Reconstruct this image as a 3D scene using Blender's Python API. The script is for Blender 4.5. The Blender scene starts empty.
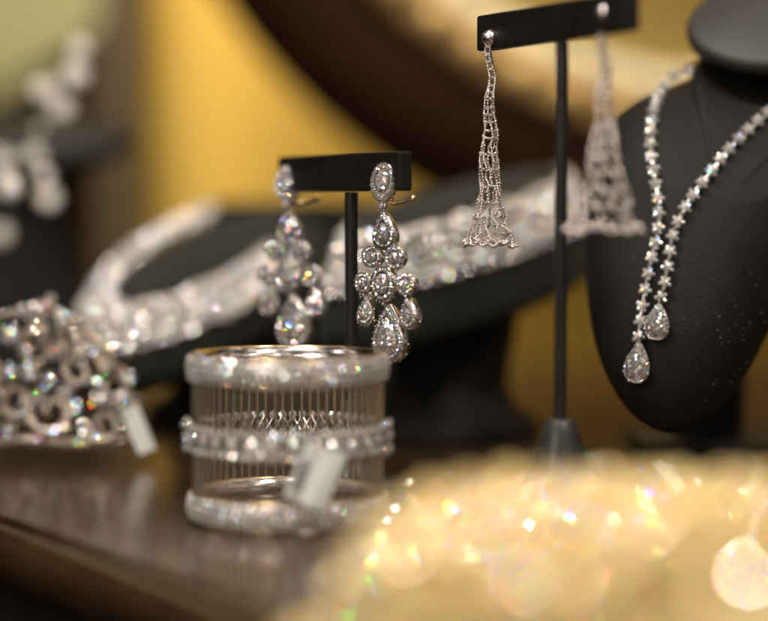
import bpy, math, random
from math import sin, cos, pi, radians, sqrt
from mathutils import Vector as V, Matrix, noise
random.seed(11)
R = random.random
U = random.uniform
sc = bpy.context.scene
col = sc.collection

# ------------------------------------------------------------------ camera
EYE = 0.0845
PITCH = math.atan(105.5 / 1920)
cam_d = bpy.data.cameras.new('camera'); cam = bpy.data.objects.new('camera', cam_d); col.objects.link(cam)
cam.location = (0, 0, EYE); cam.rotation_euler = (pi / 2 - PITCH, 0, 0)
cam_d.lens = 90; cam_d.sensor_width = 36; cam_d.clip_start = .01; cam_d.clip_end = 50
cam_d.dof.use_dof = True; cam_d.dof.focus_distance = .552; cam_d.dof.aperture_fstop = 3.2
sc.camera = cam

def at(px, py, Y):
    """point at distance Y in front of the viewer seen in direction (px, py)"""
    x = (px - 384) / 1920; y = (310.5 - py) / 1920
    d = V((x, cos(PITCH) + y * sin(PITCH), y * cos(PITCH) - sin(PITCH)))
    return V((0, 0, EYE)) + d * (Y / d.y)

# --------------------------------------------------------------- materials
def newmat(name):
    m = bpy.data.materials.new(name); m.use_nodes = True
    nt = m.node_tree; nt.nodes.clear()
    out = nt.nodes.new('ShaderNodeOutputMaterial')
    return m, nt, out

def N(nt, kind, **kw):
    n = nt.nodes.new(kind)
    for k, v in kw.items(): n.inputs[k].default_value = v
    return n

def rgba(c): return (c[0], c[1], c[2], 1)

def pmat(name, color, rough=.5, metal=0., c2=None, scale=30., bump=0., bscale=200., coat=0., rvar=0., emis=None, spec=.5, sheen=0., stretch=None, detail=4.):
    m, nt, out = newmat(name)
    p = N(nt, 'ShaderNodeBsdfPrincipled', **{'Base Color': rgba(color), 'Roughness': rough, 'Metallic': metal})
    p.inputs['Coat Weight'].default_value = coat
    p.inputs['Coat Roughness'].default_value = .08
    p.inputs['Specular IOR Level'].default_value = spec
    p.inputs['Sheen Weight'].default_value = sheen
    tc = N(nt, 'ShaderNodeTexCoord')
    src = tc.outputs['Object']
    if stretch:
        mp = N(nt, 'ShaderNodeMapping', Scale=stretch); nt.links.new(src, mp.inputs['Vector']); src = mp.outputs['Vector']
    if c2 or rvar:
        no = N(nt, 'ShaderNodeTexNoise', Scale=scale, Detail=detail); nt.links.new(src, no.inputs['Vector'])
        if c2:
            r = N(nt, 'ShaderNodeValToRGB'); r.color_ramp.elements[0].position = .35; r.color_ramp.elements[1].position = .68
            r.color_ramp.elements[0].color = rgba(color); r.color_ramp.elements[1].color = rgba(c2)
            nt.links.new(no.outputs['Fac'], r.inputs['Fac']); nt.links.new(r.outputs['Color'], p.inputs['Base Color'])
        if rvar:
            mr = N(nt, 'ShaderNodeMapRange'); mr.inputs['To Min'].default_value = max(0, rough - rvar); mr.inputs['To Max'].default_value = rough + rvar
            nt.links.new(no.outputs['Fac'], mr.inputs['Value']); nt.links.new(mr.outputs['Result'], p.inputs['Roughness'])
    if bump:
        nb = N(nt, 'ShaderNodeTexNoise', Scale=bscale, Detail=3.); nt.links.new(src, nb.inputs['Vector'])
        b = N(nt, 'ShaderNodeBump', Strength=bump, Distance=.0005); nt.links.new(nb.outputs['Fac'], b.inputs['Height'])
        nt.links.new(b.outputs['Normal'], p.inputs['Normal'])
    nt.links.new(p.outputs[0], out.inputs['Surface'])
    return m

def gem_mat(name, tint, body, gloss=.45, disp=.07, body_w=.22, cell=1100., rg=.07):
    """cut stone: three refraction lobes of different index (dispersion) plus mirror-like facets and a little body"""
    m, nt, out = newmat(name)
    adds = None
    for c, ior in (((1, 0, 0), 2.36), ((0, 1, 0), 2.36 + disp), ((0, 0, 1), 2.36 + 2 * disp)):
        g = N(nt, 'ShaderNodeBsdfGlass', Color=rgba([a * b for a, b in zip(c, tint)]), Roughness=.0, IOR=ior)
        if adds is None: adds = g
        else:
            a = N(nt, 'ShaderNodeAddShader'); nt.links.new(adds.outputs[0], a.inputs[0]); nt.links.new(g.outputs[0], a.inputs[1]); adds = a
    # light returned by the pavilion facets under the crown: small cells with a normal of their own,
    # each colour leaving at a slightly different angle
    tc = N(nt, 'ShaderNodeTexCoord'); vo = N(nt, 'ShaderNodeTexVoronoi', Scale=cell); nt.links.new(tc.outputs['Object'], vo.inputs['Vector'])
    sub = nt.nodes.new('ShaderNodeVectorMath'); sub.operation = 'SUBTRACT'; sub.inputs[1].default_value = (.5, .5, .5); nt.links.new(vo.outputs['Color'], sub.inputs[0])
    geo = nt.nodes.new('ShaderNodeNewGeometry'); gacc = None
    for c, k in (((1, 0, 0), 1.12), ((0, 1, 0), 1.131), ((0, 0, 1), 1.144)):
        sca = nt.nodes.new('ShaderNodeVectorMath'); sca.operation = 'SCALE'; sca.inputs['Scale'].default_value = k; nt.links.new(sub.outputs[0], sca.inputs[0])
        ad = nt.nodes.new('ShaderNodeVectorMath'); ad.operation = 'ADD'; nt.links.new(sca.outputs[0], ad.inputs[0]); nt.links.new(geo.outputs['Normal'], ad.inputs[1])
        no = nt.nodes.new('ShaderNodeVectorMath'); no.operation = 'NORMALIZE'; nt.links.new(ad.outputs[0], no.inputs[0])
        gl = N(nt, 'ShaderNodeBsdfGlossy', Color=rgba([a * b for a, b in zip(c, tint)]), Roughness=rg); nt.links.new(no.outputs[0], gl.inputs['Normal'])
        if gacc is None: gacc = gl
        else:
            a = N(nt, 'ShaderNodeAddShader'); nt.links.new(gacc.outputs[0], a.inputs[0]); nt.links.new(gl.outputs[0], a.inputs[1]); gacc = a
    top = N(nt, 'ShaderNodeBsdfGlossy', Color=rgba(tint), Roughness=rg * .6)
    g2 = N(nt, 'ShaderNodeMixShader', Fac=.14); nt.links.new(gacc.outputs[0], g2.inputs[1]); nt.links.new(top.outputs[0], g2.inputs[2])
    mx = N(nt, 'ShaderNodeMixShader', Fac=gloss); nt.links.new(adds.outputs[0], mx.inputs[1]); nt.links.new(g2.outputs[0], mx.inputs[2])
    d = N(nt, 'ShaderNodeBsdfDiffuse', Color=rgba(body))
    m2 = N(nt, 'ShaderNodeMixShader', Fac=body_w); nt.links.new(mx.outputs[0], m2.inputs[1]); nt.links.new(d.outputs[0], m2.inputs[2])
    nt.links.new(m2.outputs[0], out.inputs['Surface'])
    return m

M = {}
M['diamond'] = gem_mat('diamond', (1, .98, .99), (.82, .78, .78), gloss=.82, body_w=.18, cell=1900., rg=.045)
M['pave'] = gem_mat('pave_stone', (1, .97, .96), (.84, .80, .76), gloss=.74, body_w=.44)
M['white_stone'] = gem_mat('white_stone', (1, .96, .88), (.95, .91, .80), gloss=.7, body_w=.7)
M['champagne'] = gem_mat('champagne_crystal', (1, .88, .6), (.93, .70, .31), gloss=.7, body_w=.62, cell=900., rg=.022)
M['clear'] = gem_mat('clear_crystal', (1, .97, .90), (.9, .8, .6), gloss=.9, body_w=.10, cell=900., rg=.02)
M['silver'] = pmat('polished_white_gold', (.80, .76, .75), .16, 1., c2=(.62, .58, .56), scale=900, rvar=.08)
M['rosy_silver'] = pmat('rhodium_chain', (.90, .84, .82), .26, 1., c2=(.68, .60, .58), scale=1200, rvar=.08)
M['old_silver'] = pmat('aged_silver', (.70, .59, .46), .3, 1., c2=(.36, .27, .20), scale=420, rvar=.1)
M['gold'] = pmat('pale_gold', (.86, .68, .42), .2, 1., c2=(.70, .48, .22), scale=500)
M['leather'] = pmat('black_leatherette', (.0085, .0072, .0055), .5, 0, c2=(.013, .0112, .0088), scale=60, bump=.5, bscale=1500, rvar=.08, spec=.2)
M['velvet'] = pmat('charcoal_velvet', (.017, .0175, .014), .85, 0, c2=(.025, .0255, .020), scale=45, bump=.6, bscale=2600, sheen=.06, spec=.15)
M['lacquer'] = pmat('black_lacquer', (.012, .012, .011), .3, 0, c2=(.02, .019, .017), scale=80, rvar=.1, bump=.2, bscale=900)
M['base_metal'] = pmat('brushed_gunmetal', (.022, .021, .018), .36, .2, c2=(.034, .032, .028), scale=90, rvar=.1)
M['yellow'] = pmat('golden_silk', (.58, .39, .065), .7, 0, c2=(.50, .29, .032), scale=5, sheen=.0, stretch=(1, 1, .25), detail=2)
M['olive'] = pmat('pale_olive_plaster', (.175, .17, .07), .7, 0, c2=(.14, .135, .055), scale=6)
M['darkwood'] = pmat('dark_mahogany', (.016, .006, .002), .6, 0, c2=(.026, .010, .004), scale=9, stretch=(1, 1, 5), rvar=.08, spec=.06)
M['gilt'] = pmat('gilt_gesso', (.38, .23, .070), .5, .15, c2=(.13, .062, .018), scale=34, bump=.6, bscale=60)
M['ivory'] = pmat('ivory_slip', (.66, .60, .42), .4, 0, c2=(.52, .45, .27), scale=12)
M['wire'] = pmat('champagne_wire', (.93, .87, .76), .27, 1., c2=(.80, .72, .58), scale=700)
M['paper'] = pmat('white_card', (.66, .65, .62), .5, 0, c2=(.58, .57, .54), scale=120)
M['ink'] = pmat('grey_ink', (.30, .30, .31), .6)
M['carpet'] = pmat('dark_carpet', (.010, .004, .004), .9, 0, c2=(.016, .007, .006), scale=60)
M['thread'] = pmat('white_thread', (.6, .58, .55), .7)

def table_mat():
    m, nt, out = newmat('polished_walnut')
    tc = N(nt, 'ShaderNodeTexCoord'); mp = N(nt, 'ShaderNodeMapping', Scale=(9, 1.2, 9)); mp.inputs['Rotation'].default_value = (0, 0, radians(35))
    nt.links.new(tc.outputs['Object'], mp.inputs['Vector'])
    no = N(nt, 'ShaderNodeTexNoise', Scale=7., Detail=7., Roughness=.6, Distortion=.8); nt.links.new(mp.outputs[0], no.inputs['Vector'])
    r = N(nt, 'ShaderNodeValToRGB'); e = r.color_ramp.elements
    e[0].position = .3; e[0].color = (.026, .014, .006, 1); e[1].position = .7; e[1].color = (.062, .036, .017, 1)
    nt.links.new(no.outputs['Fac'], r.inputs['Fac'])
    n2 = N(nt, 'ShaderNodeTexNoise', Scale=55., Detail=4.); nt.links.new(tc.outputs['Object'], n2.inputs['Vector'])
    mr = N(nt, 'ShaderNodeMapRange'); mr.inputs['To Min'].default_value = .16; mr.inputs['To Max'].default_value = .30
    nt.links.new(n2.outputs['Fac'], mr.inputs['Value'])
    p = N(nt, 'ShaderNodeBsdfPrincipled'); p.inputs['Coat Weight'].default_value = .3; p.inputs['Coat Roughness'].default_value = .12; p.inputs['Specular IOR Level'].default_value = .4; p.inputs['Coat Tint'].default_value = (1, .85, .7, 1)
    nt.links.new(r.outputs[0], p.inputs['Base Color']); nt.links.new(mr.outputs[0], p.inputs['Roughness'])
    nt.links.new(p.outputs[0], out.inputs['Surface'])
    return m
M['table'] = table_mat()

# ------------------------------------------------------------ mesh builder
def basis(n, up=V((0, 0, 1))):
    n = V(n).normalized(); u = V(up).cross(n)
    if u.length < 1e-6: u = V((1, 0, 0))
    u.normalize(); v = n.cross(u)
    return u, v, n            # seen from the tip of n: u right, v up

ICO = None
def ico():
    global ICO
    if ICO is None:
        import bmesh
        b = bmesh.new(); bmesh.ops.create_icosphere(b, subdivisions=2, radius=1)
        b.verts.ensure_lookup_table(); hi = ([v.co.copy() for v in b.verts], [[v.index for v in f.verts] for f in b.faces]); b.free()
        b = bmesh.new(); bmesh.ops.create_icosphere(b, subdivisions=1, radius=1)
        lo = ([v.co.copy() for v in b.verts], [[v.index for v in f.verts] for f in b.faces]); b.free()
        ICO = (lo, hi)
    return ICO

class MB:
    def __init__(s): s.v = []; s.f = []; s.m = []; s.s = []
    def add(s, vs, fs, mat=0, smooth=False):
        o = len(s.v); s.v += [V(x) for x in vs]
        for f in fs: s.f.append([i + o for i in f]); s.m.append(mat); s.s.append(smooth)
    def ball(s, c, r, mat=0, hi=False, squash=None):
        vs, fs = ico()[1 if hi else 0]; c = V(c)
        s.add([c + (V((p.x * squash[0], p.y * squash[1], p.z * squash[2])) * r if squash else p * r) for p in vs], fs, mat, True)
    def loft(s, rings, mat=0, close=True, cap0=True, cap1=True, smooth=True):
        n = len(rings[0]); vs = [p for r in rings for p in r]; fs = []
        for i in range(len(rings) - 1):
            for j in range(n if close else n - 1):
                k = (j + 1) % n
                fs.append([i * n + j, i * n + k, (i + 1) * n + k, (i + 1) * n + j])
        s.add(vs, fs, mat, smooth)
        if cap0: s.add(rings[0], [list(range(n))[::-1]], mat)
        if cap1: s.add(rings[-1], [list(range(n))], mat)
    def tube(s, pts, r, sides=6, mat=0, closed=False, cap=True):
        pts = [V(p) for p in pts]; n = len(pts); rings = []
        up = V((0, 0, 1)); prev = None
        for i, p in enumerate(pts):
            if closed: t = pts[(i + 1) % n] - pts[i - 1]
            else: t = pts[min(i + 1, n - 1)] - pts[max(i - 1, 0)]
            if t.length < 1e-9: t = V((0, 0, 1))
            t.normalize()
            a = prev if prev else (V((0, 1, 0)) if abs(t.z) > .9 else up)
            u = (a - t * a.dot(t))
            if u.length < 1e-6: u = t.orthogonal()
            u.normalize(); prev = u; w = t.cross(u)
            rr = r[i] if isinstance(r, (list, tuple)) else r
            rings.append([p + u * cos(2 * pi * k / sides) * rr + w * sin(2 * pi * k / sides) * rr for k in range(sides)])
        if closed: rings.append(rings[0]); cap = False
        s.loft(rings, mat, cap0=cap, cap1=cap)
    def lathe(s, c, prof, seg=32, mat=0, axis=None, smooth=True):
        c = V(c); u, v, n = basis(axis) if axis is not None else (V((1, 0, 0)), V((0, 1, 0)), V((0, 0, 1)))
        s.loft([[c + u * cos(2 * pi * k / seg) * r + v * sin(2 * pi * k / seg) * r + n * h for k in range(seg)] for r, h in prof], mat, smooth=smooth)
    def box(s, c, u, v, n, a, b, d, mat=0, bev=.0):
        """box half sizes a,b,d along u,v,n with rounded-off edges"""
        c, u, v, n = V(c), V(u).normalized(), V(v).normalized(), V(n).normalized()
        e = bev
        def ring(x, y, k):
            pts = []
            for sx, sy in ((1, 1), (-1, 1), (-1, -1), (1, -1)):
                cx, cy = sx * (x - e), sy * (y - e); a0 = {(1, 1): 0, (-1, 1): 90, (-1, -1): 180, (1, -1): 270}[(sx, sy)]
                for q in (0, 30, 60, 90):
                    an = radians(a0 + q); pts.append(c + u * (cx + e * cos(an)) + v * (cy + e * sin(an)) + n * k)
            return pts
        if e <= 0: e = 1e-5
        s.loft([ring(a - e * .7, b - e * .7, -d), ring(a - e * .2, b - e * .2, -d + e * .3), ring(a, b, -d + e), ring(a, b, d - e), ring(a - e * .2, b - e * .2, d - e * .3), ring(a - e * .7, b - e * .7, d)], mat, smooth=False)
    def gem(s, c, n, up, rx, ry, shape='round', k=8, mat=0, rot=0., depth=.6):
        u, v, n = basis(n, up); c = V(c)
        def o(t, sc_):
            x, y = shp(shape, t)
            if rot and shape == 'round': x, y = x * cos(rot) - y * sin(rot), x * sin(rot) + y * cos(rot)
            return u * x * rx * sc_ + v * y * ry * sc_
        m = min(rx, ry); K2 = 2 * k
        ts = [2 * pi * i / K2 for i in range(K2)]
        g = [c + o(t, 1) for t in ts]
        tb = [c + o(2 * pi * (i + .0) / k, .58) + n * m * .32 for i in range(k)]
        md = [c + o(2 * pi * (i + .5) / k, .82) + n * m * .19 for i in range(k)]
        pv = [c + o(2 * pi * (i + .5) / k, .45) - n * m * depth * .62 for i in range(k)]
        cu = [c - n * m * depth + (V() if shape != 'pear' else -v * ry * .15)]
        vs = g + tb + md + pv + cu; G, T, D, P, Cc = 0, K2, K2 + k, K2 + 2 * k, K2 + 3 * k
        fs = [[T + i for i in range(k)]]
        for i in range(k):
            j = (i + 1) % k
            fs += [[T + i, D + i, T + j][::-1], [T + i, G + 2 * i, D + i], [D + i, G + 2 * i, G + 2 * i + 1], [D + i, G + 2 * i + 1, G + (2 * i + 2) % K2], [D + i, G + (2 * i + 2) % K2, T + j]]
            fs += [[G + 2 * i, P + i, G + 2 * i + 1], [G + 2 * i + 1, P + i, G + (2 * i + 2) % K2], [G + (2 * i + 2) % K2, P + i, P + j], [P + i, Cc, P + j]]
        s.add(vs, fs, mat)
    def stone(s, c, n, up, r, mat=0):
        """small calibre stone for pavé: eight-sided crown and point"""
        u, v, n = basis(n, up); c = V(c); a0 = U(0, 1)
        g = [c + (u * cos(a0 + 2 * pi * i / 8) + v * sin(a0 + 2 * pi * i / 8)) * r for i in range(8)]
        t = [c + (u * cos(a0 + 2 * pi * (i + .5) / 4) + v * sin(a0 + 2 * pi * (i + .5) / 4)) * r * .55 + n * r * .38 for i in range(4)]
        fs = [[8, 9, 10, 11]]
        for i in range(4):
            j = (i + 1) % 4; a, b, d_ = 2 * i, 2 * i + 1, (2 * i + 2) % 8
            fs += [[8 + i, a, b], [8 + i, b, d_], [8 + i, d_, 8 + j]]
        fs += [[(i + 1) % 8, i, 12] for i in range(8)]
        s.add(g + t + [c - n * r * .7], fs, mat)
    def wall(s, c, n, up, rx, ry, shape, d0, d1, mat=0, sc1=.92, seg=28):
        """metal gallery round a stone"""
        u, v, n = basis(n, up); c = V(c)
        def ring(k_, h): return [c + u * shp(shape, 2 * pi * i / seg)[0] * rx * k_ + v * shp(shape, 2 * pi * i / seg)[1] * ry * k_ + n * h for i in range(seg)]
        s.loft([ring(.93, d0 - .0001), ring(1., d0), ring(1.03, (d0 + d1) / 2), ring(sc1, d1)], mat, cap0=True)
    def build(s, name, mats, parent=None, origin=None):
        me = bpy.data.meshes.new(name); o0 = V(origin) if origin is not None else V()
        me.from_pydata([p - o0 for p in s.v], [], s.f)
        for m in (mats if isinstance(mats, (list, tuple)) else [mats]): me.materials.append(M[m])
        me.polygons.foreach_set('material_index', s.m); me.polygons.foreach_set('use_smooth', s.s)
        me.update()
        import bmesh
        b = bmesh.new(); b.from_mesh(me); bmesh.ops.recalc_face_normals(b, faces=b.faces); b.to_mesh(me); b.free()
        o = bpy.data.objects.new(name, me); col.objects.link(o)
        if parent is not None: o.parent = parent
        return o

def shp(shape, t):
    if shape == 'pear':      # tip up at t = 0
        return sin(t) * abs(sin(t / 2)) ** 1.1 * 1.12, cos(t) * 1.0
    return sin(t), cos(t)

def thing(name, label, cat, loc=(0, 0, 0), rz=0, group=None, rot=None):
    o = bpy.data.objects.new(name, None); o.empty_display_size = .01; col.objects.link(o)
    o.location = loc; o.rotation_euler = rot if rot else (0, 0, rz); o['label'] = label; o['category'] = cat
    if group: o['group'] = group
    return o
def tag(o, label=None, cat=None, group=None, kind=None):
    for k, v in (('label', label), ('category', cat), ('group', group), ('kind', kind)):
        if v: o[k] = v
    return o
def copy_tree(o, parent=None, label=None):
    c = o.copy(); col.objects.link(c); c.parent = parent
    if label: c['label'] = label
    for ch in [x for x in bpy.data.objects if x.parent == o]: copy_tree(ch, c)
    return c

# ================================================================= setting
mb = MB(); mb.add([(-4, -2, -.75), (4, -2, -.75), (4, 4, -.75), (-4, 4, -.75)], [[0, 1, 2, 3]])
tag(mb.build('floor', 'carpet'), kind='structure')
# back wall (dark) with a golden silk hanging before it and a plaster pier at the left
mb = MB(); mb.add([(-3, 1.62, -.75), (3, 1.62, -.75), (3, 1.62, 2.2), (-3, 1.62, 2.2)], [[0, 1, 2, 3]])
tag(mb.build('wall_back', 'darkwood'), kind='structure')

def curtain(x0, x1, y, z0, z1, amp, folds, phase=0.):
    m = MB(); n = 160; rows = 14; th = .004; front = []; back = []
    for j in range(rows + 1):
        z = z0 + (z1 - z0) * j / rows; a = []; b = []
        for i in range(n + 1):
            f = i / n; x = x0 + (x1 - x0) * f
            d = amp * (sin(f * folds * 2 * pi + phase + .3 * sin(z * 4)) + .35 * sin(f * folds * 4.7 * pi + 1)) * (1 - .3 * j / rows)
            a.append(V((x, y + d, z))); b.append(V((x, y + d + th, z)))
        front.append(a); back.append(b)
    ringsl = [front[j] + back[j][::-1] for j in range(rows + 1)]
    m.loft(ringsl, 0)
    return m
a = at(140, 200, 1.35)
t = thing('silk_curtain', 'golden yellow silk curtain hanging behind the display, out of focus', 'curtain', (0.1, 1.35, -.7))
curtain(a.x, 1.2, 1.35, -.6, 1.3, .007, 4, .6).build('cloth', 'yellow', t, (0.1, 1.35, -.7))
mb = MB(); mb.tube([(a.x - .1, 1.35, 1.32), (1.3, 1.35, 1.32)], .012, 10); mb.build('curtain_rod', 'gilt', t, (0.1, 1.35, -.7))
# wooden post left of the curtain
px = at(122, 200, 1.3).x
mb = MB(); mb.box((px, 1.3, .35), (1, 0, 0), (0, 1, 0), (0, 0, 1), .014, .02, 1.1, bev=.004)
t = mb.build('wooden_post', 'gilt'); tag(t, 'narrow brown wooden post at the left edge of the yellow curtain', 'post')
M_post = pmat('brown_post', (.052, .036, .006), .7, 0, c2=(.04, .023, .005), scale=10, stretch=(1, 1, .3)); t.data.materials[0] = M_post
# pale olive board behind the far left earrings
c0 = at(20, -40, 1.28); c1 = at(118, -40, 1.28)
mb = MB()
lo = [at(-90, 140, 1.28), at(-60, 125, 1.28), at(0, 98, 1.28), at(40, 75, 1.28), at(80, 45, 1.28), at(108, 10, 1.28)]
hi = [at(-90, -320, 1.28), at(108, -320, 1.28)]
poly = [hi[0]] + lo + [hi[1]]
mb.loft([[p for p in poly], [p + V((0, .02, 0)) for p in poly]], 0, smooth=False)
t = mb.build('wall_panel', 'olive'); tag(t, 'pale olive green panel at the upper left behind the blurred earrings', 'panel')

# ---- round mirror in dark wood and gilt frame (leans behind the display)
MC = at(720, -330, 1.15); pxm = 1.15 / 1920
t = thing('round_mirror', 'large round mirror in a dark wood and gilt frame standing behind the black display bust', 'mirror', MC)
def torus_frame(prof, name, mat, seg=128):
    m = MB(); rings = []
    for k in range(seg):
        an = 2 * pi * k / seg
        rings.append([V((cos(an) * r, -h, sin(an) * r)) for r, h in prof])
    rings.append(rings[0])
    m.loft(rings, 0, close=True, cap0=False, cap1=False)
    return m.build(name, mat, t)
k = pxm
torus_frame([(462 * k, .0), (462 * k, .018), (484 * k, .026), (550 * k, .022), (580 * k, .012), (590 * k, .0)], 'outer_frame', 'darkwood')
g = torus_frame([(424 * k, .0), (424 * k, .020), (433 * k, .030), (443 * k, .024), (452 * k, .034), (466 * k, .030), (469 * k, .0)], 'gilt_frame', 'gilt')
m = MB()
for i in range(56):
    an = 2 * pi * i / 56; m.ball((cos(an) * 441 * k, -.026, sin(an) * 441 * k), .0125, hi=True)
M['bright_gilt'] = pmat('bright_gilt', (.62, .42, .15), .4, .2, c2=(.40, .24, .07), scale=30)
m.build('beading', 'bright_gilt', g)
torus_frame([(396 * k, .0), (396 * k, .010), (408 * k, .016), (423.5 * k, .016), (423.5 * k, .0)], 'inner_slip', 'ivory')
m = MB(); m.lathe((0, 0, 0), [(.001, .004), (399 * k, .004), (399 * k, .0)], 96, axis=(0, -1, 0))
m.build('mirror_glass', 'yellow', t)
M_reflection = pmat('painted_reflection', (.74, .48, .08), .35, .0, c2=(.60, .46, .16), scale=7); t_g = [x for x in bpy.data.objects if x.name == 'mirror_glass'][0]; t_g.data.materials[0] = M_reflection  # the mirror's yellow reflection is put into the pane's own colour

# ================================================================== table
ex, ey = -.0998, .50; dx_, dy_ = .073, -.11
def edge(y): return ex + dx_ / dy_ * (y - ey)
outline = [(edge(1.05), 1.05)]
for i in range(12): y = 1.05 - (1.05 - .36) * (i + 1) / 12; outline.append((edge(y), y))
for i in range(1, 9):
    f = i / 8; a0 = V((edge(.36), .36)); b0 = V((edge(.25), .25)); c0 = V((.20, .235))
    outline.append(tuple((1 - f) ** 2 * a0 + 2 * f * (1 - f) * b0 + f * f * c0))
outline += [(.55, .235), (.7, .3), (.7, 1.05)]
cx_, cy_ = .25, .65
def ring2(off, z):
    n = len(outline); out = []
    for i in range(n):
        p = V(outline[i]); a = V(outline[i - 1]); b = V(outline[(i + 1) % n]); tt = (b - a).normalized(); nn = V((tt.y, -tt.x))
        if nn.dot(p - V((cx_, cy_))) < 0: nn = -nn
        q = p + nn * off; out.append(V((q.x, q.y, z)))
    return out
t = thing('display_table', 'polished dark walnut display table with a rounded front edge under all the jewellery', 'table', (.25, .65, -.75))
o0 = (.25, .65, -.75)
mb = MB(); mb.loft([ring2(-.006, -.015), ring2(-.006, -.0015), ring2(-.0062, -.0004), ring2(-.0075, 0)], 0); mb.build('tabletop', 'table', t, o0)
mb = MB(); mb.loft([ring2(-.022, -.0165), ring2(-.004, -.016), ring2(.0, -.0145), ring2(.0022, -.0115), ring2(.0030, -.008), ring2(.0026, -.0045), ring2(.0005, -.0022), ring2(-.0025, -.0013), ring2(-.0058, -.0016)], 0, cap0=False, cap1=False)
mb.build('edge_moulding', 'table', t, o0)
mb = MB(); mb.loft([ring2(-.03, -.13), ring2(-.03, -.0155)], 0, smooth=False); mb.build('apron', 'carpet', t, o0)
for lx, ly in ((-.14, .92), (.14, .31), (.62, .36), (.62, .98)):
    m = MB(); m.lathe((lx, ly, 0), [(.016, -.75), (.02, -.72), (.014, -.6), (.02, -.3), (.024, -.2), (.024, -.131)], 16); m.build('leg', 'darkwood', t, o0)

# ========================================================= earring stands
def stand(label, L, Rr, ztop, zbot, th, pole_f, pole_r, base_prof, group='black earring stands'):
    L = V((L[0], L[1], 0)); Rr = V((Rr[0], Rr[1], 0)); u = (Rr - L).normalized(); n = V((u.y, -u.x, 0))
    if n.y > 0: n = -n
    P = L + (Rr - L) * pole_f; P = P - n * (th * .0)
    t = thing('earring_stand', label, 'earring stand', (P.x, P.y, 0), group=group); o0 = (P.x, P.y, 0)
    m = MB(); c = (L + Rr) / 2; c.z = (ztop + zbot) / 2
    m.box(c, u, V((0, 0, 1)), n, (Rr - L).length / 2, (ztop - zbot) / 2, th / 2, bev=.0007); m.build('crossbar', 'leather', t, o0)
    m = MB(); m.tube([(P.x, P.y, base_prof[-1][1] - .002), (P.x, P.y, zbot - .0002)], pole_r, 16); m.build('pole', 'lacquer', t, o0)
    m = MB(); m.lathe((P.x, P.y, 0), base_prof, 40); m.build('base', 'base_metal', t, o0)
    return t, u, n
BP = [(.024, .0004), (.0245, .0012), (.024, .0025), (.016, .0035), (.0125, .0055), (.0085, .013), (.0052, .0225), (.0042, .0258), (.0035, .0265), (.0022, .0267)]
a = at(483, 30, .557); b = at(633, 10, .490)
stand('tall black earring stand holding the two long mesh earrings, its pole before the black bust', a, b, .1388, .1287, .0045, .56, .0017, BP)
a = at(284, 170, .606); b = at(406, 170, .541)
stand('short black earring stand holding the diamond chandelier earrings behind the openwork bracelet', a, b, .0996, .0885, .0045, .58, .0020, [(r * .7, h) for r, h in BP])

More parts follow.
